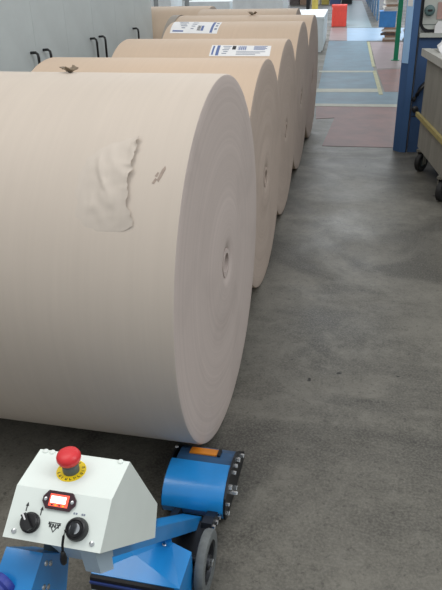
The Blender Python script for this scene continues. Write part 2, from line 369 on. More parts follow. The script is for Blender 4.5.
roll_label(3, [(176, 21.2), (222.3, 22.6), (216.7, 33.8), (169.7, 33.2)], mk)

# bent wrapper edge sticking out at the left end of the fifth roll
bm = patch(4, [(-2.075, math.radians(150)), (-1.99, math.radians(150)), (-1.99, math.radians(55)), (-2.06, math.radians(62))], 0.004, 0.003, 4, 24)
obj('bent_wrapper_edge', bm, mat('grey_wrapper_inside', (150, 142, 132), 0.7), ROLLS[4], smooth=0.8)
# torn outer ply on the front roll: a thin lifted sheet with a ragged right edge
def torn_flap():
    right = [(139, 138.5), (138.6, 146), (136, 152), (134.6, 158), (132.2, 166), (133, 170), (130, 176), (129.5, 184), (128.5, 191), (129, 197), (127.4, 205), (129.5, 212), (132.5, 220), (131.8, 226), (124, 231), (112, 233)]
    left = [(132, 137), (120, 139.5), (108, 143), (97, 148), (88, 153.5), (81, 159), (77, 165), (74, 174), (72, 184), (70, 194), (68, 204), (67, 214), (68, 222), (72, 228), (82, 232), (97, 234)]
    def fine(pts, jit, seed):
        out = []; random.seed(seed)
        for a, b in zip(pts, pts[1:]):
            for q in range(3): out.append((a[0]*(1-q/3)+b[0]*q/3+random.uniform(-jit, jit), a[1]*(1-q/3)+b[1]*q/3))
        return out+[pts[-1]]
    left, right = fine(left, 0.0, 1), fine(right, 1.5, 2)
    bm = bmesh.new(); n = 40; top = []; bot = []; m_ = len(left)-1
    for j, (l, r) in enumerate(zip(left, right)):
        tr, br = [], []; v = j/m_
        for k in range(n+1):
            u = k/n; x, a = on_roll(l[0]*(1-u)+r[0]*u, l[1]*(1-u)+r[1]*u, 0)
            fade = min(1, u*2.6)*min(1, (1-v)*3)
            lift = u**4*(0.007+0.006*noise.noise(V((v*9, 1.0, 0))))
            wr = 0.0045*(1-abs(noise.noise(V((x*16, a*7, 2.0)))*2.2))*(0.35+u)
            wr += 0.0030*noise.noise(V((x*42, a*22, 5.0)))
            crease = 0.005*math.exp(-((u-(0.42+1.1*(v-0.38)))/0.05)**2)*math.exp(-((v-0.42)/0.16)**2)
            h = -0.0012+0.0018*fade+fade*max(0, lift+wr*0.8+crease)
            tr.append(bm.verts.new(roll_pt(0, x, a, h+0.0003))); br.append(bm.verts.new(roll_pt(0, x, a, h)))
        top.append(tr); bot.append(br)
    m = len(top)
    for g in (top, bot):
        for j in range(m-1):
            for k in range(n): bm.faces.new((g[j][k], g[j][k+1], g[j+1][k+1], g[j+1][k]))
    rim = [(0, k) for k in range(n+1)] + [(j, n) for j in range(1, m)] + [(m-1, k) for k in range(n-1, -1, -1)] + [(j, 0) for j in range(m-2, 0, -1)]
    for p, q in zip(rim, rim[1:]+rim[:1]): bm.faces.new((bot[p[0]][p[1]], bot[q[0]][q[1]], top[q[0]][q[1]], top[p[0]][p[1]]))
    o = obj('torn_ply', bm, kraft_side('torn_kraft_ply', (201, 190, 178), 9), ROLLS[0], smooth=0.9, origin=(-0.471, 2.074, 0.64)); o['label'] = 'torn and lifted outer paper ply with ragged edge'
torn_flap()
M_SCUFF = mat('grey_scuff', (160, 144, 132), 0.8, var=0.12, scale=60)
for pts in ([(152, 183), (155.5, 178), (157, 179.5), (154, 184)], [(157, 180), (162, 170), (165.5, 166), (166, 169), (161, 178), (158.5, 182)], [(155, 176), (158, 172), (159, 173), (157, 177)]):
    bm = bmesh.new(); a = []; b = []
    for p in pts:
        x, t = on_roll(*p, 0); a.append(bm.verts.new(roll_pt(0, x, t, 0.0004))); b.append(bm.verts.new(roll_pt(0, x, t, 0.001)))
    bm.faces.new(a); bm.faces.new(b)
    for k in range(len(a)): bm.faces.new((a[k], a[(k+1) % len(a)], b[(k+1) % len(a)], b[k]))
    obj('scuff_mark', bm, M_SCUFF, ROLLS[0])
def scrap(c, s, label, seed):
    rt = root('paper_scrap', c, label, 'paper scrap', 'paper scraps on the rolls'); random.seed(seed); c = V(c)
    for q in range(3):
        bm = bmesh.new(); g = []
        d = V((math.cos(q*2.1+seed), math.sin(q*2.1+seed), 0.55)).normalized()
        e_ = d.cross(V((0.3, 0.2, 1))).normalized(); nn = d.cross(e_)
        for j in range(5):
            row = []
            for k in range(4):
                p = c+V((0, 0, 0.004))+d*(s*0.55*j/4)+e_*(s*0.32*(k/3-0.5)*(1+0.7*j/4))+nn*(s*0.12*noise.noise(V((j*0.8+seed, k*0.9, q)))); p.z = max(p.z, c.z+0.001)
                row.append(p)
            g.append(row)
        t = [[bm.verts.new(p) for p in r] for r in g]; b = [[bm.verts.new(p+nn*0.0025) for p in r] for r in g]
        for gg in (t, b):
            for j in range(4):
                for k in range(3): bm.faces.new((gg[j][k], gg[j][k+1], gg[j+1][k+1], gg[j+1][k]))
        rim = [(0, k) for k in range(4)]+[(j, 3) for j in range(1, 5)]+[(4, k) for k in (2, 1, 0)]+[(j, 0) for j in (3, 2, 1)]
        for p, r in zip(rim, rim[1:]+rim[:1]): bm.faces.new((t[p[0]][p[1]], t[r[0]][r[1]], b[r[0]][r[1]], b[p[0]][p[1]]))
        obj('crumpled_piece', bm, M_SCRAP, rt, smooth=3)
p = at_y(66, 72, 2.11); scrap((p.x+0.012, 2.11, 1.279), 0.055, 'small crumpled brown paper scrap on top of the front roll', 1)
p = at_y(252, 14, 6.9); scrap((p.x, 6.905, 1.1815), 0.09, 'small crumpled brown paper scrap on top of the fifth roll', 2)

# ------------------------------------------------------------------ the powered roll pusher
PX = -0.445
pu = root('roll_pusher', (PX, 1.30, 0), 'blue electric roll pusher with white control box wedged under the front roll', 'roll pusher')
XL, XR = -0.556, -0.358
# head
prof = [(1.470, 0.030), (1.459, 0.060), (1.463, 0.085), (1.478, 0.108), (1.502, 0.126), (1.532, 0.137), (1.565, 0.142), (1.590, 0.142), (1.590, 0.132), (1.560, 0.132), (1.528, 0.126), (1.500, 0.114), (1.482, 0.098), (1.473, 0.080), (1.470, 0.060), (1.480, 0.030)]
obj('head_cover', prism_x(prof, XL, XR), M_PBLUE, pu, smooth=0.5)
hd = obj('head_block', prism_x([(1.490, 0.024), (1.482, 0.060), (1.510, 0.110), (1.560, 0.130), (1.620, 0.134), (1.660, 0.130), (1.700, 0.108), (1.775, 0.040), (1.775, 0.016), (1.52, 0.012)], XL+0.012, XR-0.001), mat('head_top_dull_blue', (44, 84, 122), 0.45, var=0.15, scale=20), pu)
obj('wear_plate', plate([V((-0.508, 1.632, 0.1335)), V((-0.415, 1.632, 0.1335)), V((-0.415, 1.668, 0.127)), V((-0.508, 1.668, 0.127))], (0, 0.1, 1), 0.005), M_ORANGE, hd)
obj('plate_stop', cbox((-0.413, 1.632, 0.125), (-0.403, 1.664, 0.140)), M_BLACK, hd)
sp_prof = [(1.474, 0.022), (1.464, 0.06), (1.478, 0.104), (1.52, 0.134), (1.565, 0.146), (1.625, 0.144), (1.672, 0.132), (1.705, 0.108), (1.785, 0.040), (1.785, 0.012), (1.60, 0.006), (1.50, 0.010)]
pl = obj('side_plate', prism_x(sp_prof, XR, XR+0.007), M_DSTEEL, pu)
for y, z, r in ((1.480, 0.045, 0.008), (1.482, 0.080, 0.006), (1.525, 0.110, 0.010), (1.585, 0.118, 0.007), (1.61, 0.125, 0.007), (1.655, 0.112, 0.009), (1.72, 0.075, 0.008), (1.60, 0.040, 0.009)):
    hexbolt('bolt', (XR+0.007, y, z), (1, 0, 0), r, 0.012, pl)
hexbolt('bolt', (XR+0.007, 1.53, 0.085), (1, 0, 0), 0.007, 0.028, pl)
pl2 = obj('side_plate', prism_x(sp_prof, XL-0.004, XL), M_DSTEEL, pu)
hexbolt('bolt', (XL-0.001, 1.65, 0.132), (0, 0, 1), 0.007, 0.010, pl2)
for x in (-0.50, -0.42):      # small drive rollers under the head, resting on the floor
    ro = obj('drive_roller', lathe([(0, -0.03), (0.034, -0.03), (0.036, -0.026), (0.036, 0.026), (0.034, 0.03), (0, 0.03)], (x, 1.70, 0.036), (1, 0, 0), 24), M_DRUB, pu, smooth=0.6)
# link between head and body
lk = obj('link_bracket', prism_x([(1.36, 0.05), (1.38, 0.095), (1.42, 0.085), (1.49, 0.05), (1.50, 0.03), (1.40, 0.03)], -0.405, -0.372), M_DSTEEL, pu)
for y, z in ((1.385, 0.078), (1.42, 0.062), (1.455, 0.048)): hexbolt('bolt', (-0.372, y, z), (1, 0, 0), 0.008, 0.010, lk)
obj('link_bracket', prism_x([(1.36, 0.05), (1.38, 0.085), (1.42, 0.075), (1.49, 0.045), (1.50, 0.03), (1.40, 0.03)], -0.512, -0.490), M_DSTEEL, pu)
obj('axle_beam', cbox((-0.60, 1.19, 0.045), (-0.385, 1.385, 0.080)), M_DSTEEL, pu, bevel=0.004)
# tiller: square tube rising towards the operator
ty = lambda y: 0.131-0.905*(y-1.36)
dv = V((0, -1, 0.905)).normalized(); nv = V((0, 0.905, 1)).normalized()
tp = [(1.425, ty(1.425)), (0.80, ty(0.80)), (0.80, ty(0.80)-0.050), (1.425, ty(1.425)-0.050)]
tl = obj('tiller_bar', prism_x(tp, -0.475, -0.415), M_PBLUE, pu, bevel=0.004)
obj('pivot_pin', lathe([(0, 0), (0.014, 0), (0.014, 0.110), (0, 0.110)], (-0.500, 1.395, 0.066), (1, 0, 0), 16), M_DSTEEL, pu, smooth=0.6)
obj('tiller_stop', tube([(-0.436, 1.172, 0.20), (-0.436, 1.172, 0.236)], 0.009, 12), M_PBLUE, pu, smooth=0.6)
obj('tiller_bracket', prism_x([(0.806, ty(0.806)-0.004), (0.70, ty(0.70)+0.006), (0.70, ty(0.70)-0.012), (0.735, ty(0.735)-0.046), (0.806, ty(0.806)-0.046)], -0.470, -0.412), M_BRACKET, pu, bevel=0.002)
obj('mount_bracket', prism_x([(0.690, 0.728), (0.748, 0.676), (0.748, 0.625), (0.700, 0.668)], -0.412, -0.385), M_BRACKET, pu, bevel=0.002)
# body with hipped cover
def hip():
    bm = bmesh.new(); x0, x1, y0, y1 = -0.612, -0.376, 1.063, 1.180; zb, ze, zt = 0.07, 0.196, 0.222
    b = [bm.verts.new(p) for p in ((x0, y0, zb), (x1, y0, zb), (x1, y1, zb), (x0, y1, zb))]
    e = [bm.verts.new(p) for p in ((x0, y0, ze), (x1, y0, ze), (x1, y1, ze), (x0, y1, ze))]
    t = [bm.verts.new(p) for p in ((x0+0.10, y0+0.055, zt), (-0.508, y0+0.055, zt), (x1-0.055, y1, zt), (x0+0.05, y1, zt))]
    bm.faces.new(b[::-1]); bm.faces.new(t)
    for k in range(4):
        q = (k+1) % 4; bm.faces.new((b[k], b[q], e[q], e[k])); bm.faces.new((e[k], e[q], t[q], t[k]))
    return bm
bd = obj('body_cover', hip(), M_PBLUE, pu, bevel=0.003)
obj('front_strip', cbox((-0.612, 1.052, 0.150), (-0.390, 1.0625, 0.194)), M_BLACK, bd, bevel=0.003)
obj('trim_bar', cbox((-0.612, 1.047, 0.176), (-0.390, 1.052, 0.182)), mat('dark_blue_trim', (40, 60, 120), 0.4), bd)
obj('front_panel', cbox((-0.612, 1.055, 0.08), (-0.390, 1.0625, 0.149)), M_BRACKET, bd)
hexbolt('bolt', (-0.445, 1.165, 0.222), (0, 0, 1), 0.006, 0.006, bd)
for wx in (-0.357, -0.632):
    s = 1 if wx > -0.5 else -1
    wr_ = obj('wheel', lathe([(0.062, -0.013), (0.080, -0.0145), (0.087, -0.012), (0.090, -0.006), (0.090, 0.006), (0.087, 0.012), (0.080, 0.0145), (0.062, 0.013)], (wx, 1.246, 0.0902), (1, 0, 0), 48, closed=True), M_RUBBER, pu, smooth=0.6)
    obj('hub', lathe([(0.0, -0.010), (0.062, -0.010), (0.062, 0.008), (0.054, 0.010), (0.048, 0.000), (0.024, 0.000), (0.020, 0.012), (0, 0.012)], (wx, 1.246, 0.0902), (s, 0, 0), 32), M_DSTEEL, wr_, smooth=0.6)
    hexbolt('axle_nut', (wx+s*0.010, 1.246, 0.0902), (s, 0, 0), 0.012, 0.012, wr_)
obj('axle', lathe([(0, -0.15), (0.012, -0.15), (0.012, 0.15), (0, 0.15)], (-0.496, 1.246, 0.0902), (1, 0, 0), 16), M_DSTEEL, pu, smooth=0.6)
# control box
BX0, BX1 = -0.528, -0.360
B2, C2, F2, G2, H2 = (0.661, 0.764), (0.725, 0.815), (0.811, 0.820), (0.922, 0.617), (0.893, 0.554)
cb = obj('control_box', prism_x([B2, C2, F2, G2, H2], BX0, BX1), M_WHITE, pu, bevel=0.0035, smooth=0.5)
EX = V((1, 0, 0)); PB = V((BX1, *B2)); EY = (V((BX1, *C2))-PB).normalized(); PN = EX.cross(EY)
TC = V((BX1, *C2)); TY = (V((BX1, *F2))-TC).normalized(); TN = EX.cross(TY)
pp = lambda u, v, h=0.0: PB+EX*u+EY*v+PN*h
tt = lambda u, v, h=0.0: TC+EX*u+TY*v+TN*h
screw('screw', pp(-0.1512, 0.0113), PN, 0.0045, cb); screw('screw', pp(-0.0165, 0.0118), PN, 0.0045, cb)
for u in (-0.156, -0.143, -0.016): obj('rivet', lathe([(0, -0.004), (0.005, -0.004), (0.005, 0.0016), (0.003, 0.003), (0, 0.003)], tt(u, 0.0825), TN, 10), M_WHITE, cb, smooth=0.7)
# selector knob
kb = obj('selector_knob', lathe([(0, 0), (0.0165, 0), (0.0165, 0.004), (0.0145, 0.006), (0.0145, 0.010), (0.013, 0.0115), (0, 0.0115)], pp(-0.1265, 0.0275), PN, 28), M_BLACK, pu, smooth=0.5)
a = math.radians(128); dx = EX*math.cos(a)+EY*math.sin(a); dy = PN.cross(dx); c = pp(-0.1265, 0.0275)
bm = bmesh.new()
box(bm, (-0.0135, -0.0042, 0.0115), (0.0135, 0.0042, 0.019), Matrix((dx, dy, PN)).transposed().to_4x4()); bm.transform(Matrix.Translation(c)); obj('grip_bar', bm, M_BLACK, kb, bevel=0.0012)
bm = bmesh.new()
box(bm, (0.003, -0.0012, 0.0192), (0.0145, 0.0012, 0.0199), Matrix((dx, dy, PN)).transposed().to_4x4()); bm.transform(Matrix.Translation(c)); obj('pointer_line', bm, M_PAPER, kb)
for u, v in ((-0.140, 0.0512), (-0.1135, 0.0480)):
    pts = [(-0.0007, -0.007), (0.0009, -0.007), (0.0009, 0.001), (0.0030, 0.001), (0.0006, 0.007), (-0.0024, 0.001), (-0.0007, 0.001)]
    obj('printed_arrow', plate([pp(u+x, v+y, 0.0) for x, y in pts], PN, 0.0006), M_INK, cb)
# battery gauge
gc = (-0.0865, 0.0672)
octo = [(-0.0285, -0.004), (-0.0205, -0.0145), (0.0205, -0.0145), (0.0285, -0.004), (0.0285, 0.004), (0.0205, 0.0145), (-0.0205, 0.0145), (-0.0285, 0.004)]
ga = obj('battery_gauge', plate([pp(gc[0]+x, gc[1]+y) for x, y in octo], PN, 0.004), M_GAUGE, pu, bevel=0.001)
q = lambda x, y, h: pp(gc[0]+x, gc[1]+y, h)
obj('screen', plate([q(-0.0165, -0.0098, 0.004), q(0.0165, -0.0098, 0.004), q(0.0165, 0.0095, 0.004), q(-0.0165, 0.0095, 0.004)], PN, 0.0007), M_GLOWR, ga)
obj('screen_light', plate([q(-0.0140, -0.0045, 0.0047), q(0.0120, -0.0045, 0.0047), q(0.0120, 0.0062, 0.0047), q(-0.0140, 0.0062, 0.0047)], PN, 0.0005), M_GLOW, ga)
for k in range(4): obj('screen_mark', plate([q(-0.012+k*0.0065, -0.0088, 0.0047), q(-0.0085+k*0.0065, -0.0088, 0.0047), q(-0.0085+k*0.0065, -0.0066, 0.0047), q(-0.012+k*0.0065, -0.0066, 0.0047)], PN, 0.0004), M_YEL if k % 2 else M_INK, ga)
for s in (-1, 1): screw('screw', q(s*0.0232, 0, 0.004), PN, 0.0034, ga)
# maker's mark: a downward triangle with a band of letters across it
lc = (-0.0855, 0.0290); L2 = lambda x, y: pp(lc[0]+x*0.85, lc[1]+y*0.8)
tri = [(-0.0130, 0.0060), (0.0130, 0.0060), (0.0, -0.0135)]; tin = [(-0.0100, 0.0046), (0.0100, 0.0046), (0.0, -0.0108)]
bm = bmesh.new()
for k in range(3): plate([L2(*tri[k]), L2(*tri[(k+1) % 3]), L2(*tin[(k+1) % 3]), L2(*tin[k])], PN, 0.0006, bm)
lg = obj('printed_emblem', bm, M_INK, cb)
bm = bmesh.new()
for x0, segs in ((-0.0125, 'T'), (-0.0040, 'N'), (0.0050, 'T')):
    if segs == 'T':
        plate([L2(x0, 0.0032), L2(x0+0.0072, 0.0032), L2(x0+0.0072, 0.0012), L2(x0, 0.0012)], PN, 0.0009, bm); plate([L2(x0+0.0026, 0.0012), L2(x0+0.0046, 0.0012), L2(x0+0.0046, -0.0042), L2(x0+0.0026, -0.0042)], PN, 0.0009, bm)
    else:
        plate([L2(x0, 0.0032), L2(x0+0.0018, 0.0032), L2(x0+0.0018, -0.0042), L2(x0, -0.0042)], PN, 0.0009, bm); plate([L2(x0+0.0055, 0.0032), L2(x0+0.0073, 0.0032), L2(x0+0.0073, -0.0042), L2(x0+0.0055, -0.0042)], PN, 0.0009, bm); plate([L2(x0+0.0018, 0.0032), L2(x0+0.0055, -0.0022), L2(x0+0.0055, -0.0042), L2(x0+0.0018, 0.0010)], PN, 0.0009, bm)
obj('printed_lettering', bm, M_INK, cb)
# key switch with hanging key tag
kc = (-0.0455, 0.0290)
ks = obj('key_switch', lathe([(0, 0), (0.0185, 0), (0.0185, 0.005), (0.0165, 0.011), (0.0140, 0.0125), (0.0120, 0.0105), (0, 0.0105)], pp(*kc), PN, 32), M_BLACK, pu, smooth=0.6)
obj('lock_barrel', lathe([(0, 0.0105), (0.0085, 0.0105), (0.0085, 0.014), (0.006, 0.015), (0, 0.015)], pp(*kc), PN, 20), M_STEEL, ks, smooth=0.6)
obj('key', plate([pp(kc[0]-0.0010, kc[1]-0.009, 0.015), pp(kc[0]+0.0010, kc[1]-0.009, 0.015), pp(kc[0]+0.0026, kc[1]+0.009, 0.015), pp(kc[0]+0.0004, kc[1]+0.009, 0.015)], PN, 0.017), M_DSTEEL, ks)
k0 = pp(kc[0]-0.009, kc[1]-0.005, 0.026)
obj('key_cord', tube([k0, k0+V((-0.003, -0.004, -0.010)), k0+V((-0.006, -0.006, -0.026)), k0+V((-0.008, -0.006, -0.044))], 0.0021, 8), M_BLACK, ks, smooth=3)
k1 = k0+V((-0.008, -0.006, -0.040))
obj('key_tag', tube([k1, k1+V((0, 0, -0.006)), k1+V((-0.0006, 0, -0.016)), k1+V((-0.001, 0, -0.026)), k1+V((-0.001, 0, -0.030))], [0.002, 0.0042, 0.0062, 0.0052, 0.0022], 10), M_BLACK, ks, smooth=3)
for x in (-0.013, -0.009, 0.001, 0.0045): obj('printed_lettering', plate([pp(kc[0]+x, kc[1]+0.0215), pp(kc[0]+x+0.0026, kc[1]+0.0215), pp(kc[0]+x+0.0026, kc[1]+0.0245), pp(kc[0]+x, kc[1]+0.0245)], PN, 0.0005), M_IGREY, cb)
# emergency stop
eu, ev = -0.0914, 0.0470
es = obj('emergency_stop', lathe([(0, 0), (0.0142, 0), (0.0142, 0.014), (0.0128, 0.016), (0.0128, 0.022), (0, 0.022)], tt(eu, ev, 0.001), TN, 28), M_GREYP, pu, smooth=0.5)
obj('mushroom_cap', lathe([(0, 0.020), (0.013, 0.020), (0.0185, 0.024), (0.0205, 0.029), (0.0205, 0.034), (0.0185, 0.0385), (0.013, 0.0415), (0.006, 0.0428), (0, 0.043)], tt(eu, ev), TN, 36), M_RED, es, smooth=3)
er = obj('warning_ring', lathe([(0.0, 0.0), (0.0252, 0.0), (0.0252, 0.0012), (0.0, 0.0012)], tt(eu, ev), TN, 40), M_YEL, es, smooth=0.5)
bm = bmesh.new()
for k in range(18):
    a = 2*math.pi*(k+0.5)/18
    if k in (2, 9): continue
    d = EX*math.cos(a)+TY*math.sin(a); t = TN.cross(d); c = tt(eu, ev, 0.0012)+d*0.0205
    plate([c-t*0.0019-d*0.0024, c-t*0.0008-d*0.0024, c-t*0.0008+d*0.0024, c-t*0.0019+d*0.0024], TN, 0.0003, bm)
    if k % 3: plate([c-t*0.0008+d*0.0012, c+t*0.0016+d*0.0012, c+t*0.0016+d*0.0024, c-t*0.0008+d*0.0024], TN, 0.0003, bm)
    if k % 2: plate([c+t*0.0006-d*0.0024, c+t*0.0016-d*0.0024, c+t*0.0016+d*0.0008, c+t*0.0006+d*0.0008], TN, 0.0003, bm)
obj('printed_lettering', bm, M_INK, es)
# handle housing under the box, with the twist grip running out to the left
hh = [(0.690, 0.706), (0.768, 0.622), (0.738, 0.560), (0.655, 0.560), (0.610, 0.640), (0.622, 0.668)]
ho = obj('handle_housing', prism_x(hh, -0.548, -0.480), M_PBLUE, pu, bevel=0.008, smooth=0.9)
obj('housing_mount', prism_x([(0.752, 0.681), (0.778, 0.658), (0.766, 0.620), (0.738, 0.652)], -0.512, -0.488), M_GREYP, ho)
for y, z in ((0.692, 0.680), (0.704, 0.667), (0.672, 0.645), (0.684, 0.632)): screw('screw', (-0.480, y, z), (1, 0, 0), 0.0055, ho)
obj('twist_grip', lathe([(0, 0), (0.020, 0), (0.022, 0.004), (0.022, 0.012), (0.0175, 0.016), (0.0175, 0.100), (0.020, 0.106), (0.018, 0.112), (0, 0.112)], (-0.528, 0.648, 0.676), (-0.30, -0.75, -0.10), 24), mat('violet_blue_grip', (44, 60, 150), 0.5), pu, smooth=0.6)

# ------------------------------------------------------------------ grey cabinets on the left
CXF, CH = -2.75, 2.1
for i, (y0, nh) in enumerate(((3.37, 2), (4.59, 2), (5.81, 2), (7.03, 1))):
    cbt = root('storage_cabinet', (CXF-0.25, y0+0.61, 0), ['tall grey steel double-door cabinet nearest the camera, at the left edge', 'tall grey double-door cabinet behind the second roll, with a pair of black handles',
        'tall grey double-door cabinet behind the third roll, with a close pair of black handles', 'tall grey cabinet at the far end of the row, one black handle'][i], 'cabinet', 'row of grey cabinets')
    obj('body', cbox((CXF-0.5, y0+0.0005, 0.0), (CXF-0.022, y0+1.2195, CH)), M_CAB, cbt)
    for s in (0, 1):
        a, b = y0+0.001+s*0.6105, y0+0.001+s*0.6105+0.6075
        d = obj('door', cbox((CXF-0.022, a, 0.08), (CXF, b, CH-0.02)), M_CAB, cbt, bevel=0.0015)
        if s < nh:
            hy = y0+0.61+(-0.10 if s == 0 else 0.12)
            obj('handle', tube([(CXF-0.002, hy, 1.015), (CXF+0.045, hy, 1.018), (CXF+0.062, hy, 1.005), (CXF+0.066, hy, 0.98), (CXF+0.066, hy, 0.80), (CXF+0.058, hy, 0.775), (CXF+0.04, hy, 0.765), (CXF-0.002, hy, 0.768)], 0.011, 10), M_BLACK, d, smooth=3)

# ------------------------------------------------------------------ right side: column, machine, cart
bc = root('steel_column', (0.272, 6.41, 0), 'dark blue painted steel column beside the machine', 'column')
bm = bmesh.new(); cp = [(0.213, 6.50), (0.213, 6.42), (0.272, 6.35), (0.325, 6.35), (0.325, 6.50)]
a = [bm.verts.new((x, y, 0)) for x, y in cp]; b = [bm.verts.new((x, y, 3.4)) for x, y in cp]; bm.faces.new(a); bm.faces.new(b)
for k in range(5): bm.faces.new((a[k], a[(k+1) % 5], b[(k+1) % 5], b[k]))
obj('shaft', bm, M_COLB, bc, bevel=0.006)
nrm = V((-0.07, -0.059, 0)).normalized()
obj('sheen_strip', plate([V((0.216, 6.4165, 0.80)), V((0.268, 6.3547, 0.80)), V((0.268, 6.3547, 3.3)), V((0.216, 6.4165, 3.3))], nrm, 0.004), M_LBLUE, bc)['label'] = 'pale blue strip painted as reflected light on the upper column'  # light on the column's left face, put in as a pale strip
obj('notice', plate([V((0.222, 6.4094, 1.27)), V((0.262, 6.3619, 1.27)), V((0.262, 6.3619, 1.5)), V((0.222, 6.4094, 1.5))], nrm, 0.006), M_PAPER, bc)['label'] = 'white paper notice'
obj('edge_strip', cbox((0.325, 6.352, 0.0), (0.334, 6.46, 3.4)), M_BLACK, bc)
mc = root('sheet_machine', (0.80, 6.75, 0), 'light grey machine on a blue base behind the cart', 'machine')
ba = obj('base', cbox((0.342, 6.37, 0.0), (1.5, 7.3, 1.02)), M_PANB, mc, bevel=0.01)
obj('base_seam', cbox((0.345, 6.366, 0.33), (1.5, 6.37, 0.338)), M_BLACK, ba)
obj('bed', cbox((0.342, 6.34, 1.02), (1.5, 7.3, 1.055)), M_MACH, mc, bevel=0.006)
def rrect(x0, x1, z0, z1, r, n=6):
    pts = []
    for cx, cz, a0 in ((x1-r, z0+r, -90), (x1-r, z1-r, 0), (x0+r, z1-r, 90), (x0+r, z0+r, 180)):
        for k in range(n+1): a = math.radians(a0+90*k/n); pts.append((cx+r*math.cos(a), cz+r*math.sin(a)))
    return pts
bm = plate([V((x, 6.40, z)) for x, z in rrect(0.338, 1.5, 1.058, 2.0, 0.07)], (0, 1, 0), 0.9); obj('gasket', bm, M_DSTEEL, mc)
hs = obj('housing', plate([V((x, 6.385, z)) for x, z in rrect(0.356, 1.48, 1.083, 1.98, 0.06)], (0, 1, 0), 0.03), M_MACH, mc, bevel=0.005)
obj('housing_seam', cbox((0.36, 6.383, 1.118), (1.47, 6.385, 1.124)), M_GREYP, hs)
obj('access_panel', cbox((0.47, 6.375, 1.165), (0.75, 6.385, 1.30)), mat('dull_pink_panel', (170, 140, 132), 0.6), hs)
kn = obj('knob', lathe([(0, 0), (0.045, 0), (0.045, 0.015), (0.034, 0.02), (0.034, 0.05), (0.02, 0.056), (0, 0.056)], (0.405, 6.385, 1.235), (0, -1, 0), 24), mat('teal_grey_knob', (84, 108, 108), 0.5), mc, smooth=0.6)
obj('knob_slot', cbox((0.385, 6.322, 1.232), (0.425, 6.330, 1.246)), M_BLACK, kn)
tag(obj('sheet_pile', plate([V((0.463, 6.345, 1.056)), V((0.64, 6.345, 1.056)), V((0.64, 6.345, 1.15)), V((0.485, 6.345, 1.15)), V((0.462, 6.345, 1.11))], (0, 1, 0), 0.028), M_PAPER), 'bright white paper sheets propped on the machine bed', 'paper sheets')
hosep = [at_y(*p, 6.338) for p in ((412.8, 101), (414.5, 98.5), (417, 95), (420, 89), (427, 82))]
obj('hose', tube(hosep, 0.02, 10), M_BLACK, mc, smooth=3)
obj('valve', lathe([(0, 0), (0.03, 0), (0.03, 0.03), (0.015, 0.04), (0, 0.04)], at_y(415, 109, 6.37), (0, -1, 0), 16), M_BLACK, mc, smooth=0.6)

e1 = V((0.137, -0.9906, 0)); e2 = V((0.9906, 0.137, 0)); c0 = V((0.393, 5.80, 0)); CL, CW = 1.05, 0.62
ct = root('waste_cart', c0+e1*CL/2+e2*CW/2, 'weathered grey-beige bin cart on black casters at the right edge', 'cart')
T = Matrix((e1, e2, V((0, 0, 1)))).transposed().to_4x4(); T.translation = c0
for nm, lo, hi in (('side_board', (0, 0, 0.19), (CL, 0.022, 0.93)), ('side_board', (0, CW-0.022, 0.19), (CL, CW, 0.93)), ('end_board', (0, 0.022, 0.19), (0.022, CW-0.022, 0.93)), ('end_board', (CL-0.022, 0.022, 0.19), (CL, CW-0.022, 0.93)), ('bottom_board', (0.022, 0.022, 0.19), (CL-0.022, CW-0.022, 0.22))):
    obj(nm, cbox(lo, hi, T), M_CART, ct)
for lo, hi in (((-0.055, -0.042, 0.925), (CL+0.03, 0.03, 0.98)), ((-0.03, CW-0.03, 0.925), (CL+0.03, CW+0.028, 0.98)), ((-0.03, 0.03, 0.925), (0.03, CW-0.03, 0.98)), ((CL-0.03, 0.03, 0.925), (CL+0.03, CW-0.03, 0.98))):
    obj('rim', cbox(lo, hi, T), M_RIM, ct, bevel=0.010)
obj('rub_rail', cbox((-0.10, -0.026, 0.43), (CL+0.02, -0.001, 0.465), T), M_STRAP, ct, bevel=0.006)
M_FORK = mat('zinc_fork', (140, 138, 130), 0.45, metal=0.6)
for a, an in ((0.09, 0.75), (0.90, 0.6)):
    for b in (0.028, CW-0.06):
        p = T @ V((a, b, 0)); wc = p+V((0, 0, 0.080)); ax = Matrix.Rotation(-an, 3, 'Z') @ e2; az = V((0, 0, 1)); ay = az.cross(ax)
        cs = obj('caster', lathe([(0.038, -0.020), (0.070, -0.022), (0.078, -0.016), (0.080, 0), (0.078, 0.016), (0.070, 0.022), (0.038, 0.020)], wc, ax, 28, closed=True), M_DRUB, ct, smooth=0.7)
        obj('caster_hub', lathe([(0, -0.022), (0.012, -0.022), (0.014, -0.016), (0.038, -0.014), (0.038, 0.014), (0.014, 0.016), (0.012, 0.022), (0, 0.022)], wc, ax, 16), M_GREYP, cs, smooth=0.7)
        bm = bmesh.new(); F = Matrix((ax, ay, az)).transposed().to_4x4(); F.translation = p
        box(bm, (-0.034, -0.02, 0.065), (-0.026, 0.02, 0.172), F); box(bm, (0.026, -0.02, 0.065), (0.034, 0.02, 0.172), F); box(bm, (-0.036, -0.036, 0.170), (0.036, 0.036, 0.1895), F)
        obj('caster_fork', bm, M_FORK, cs)
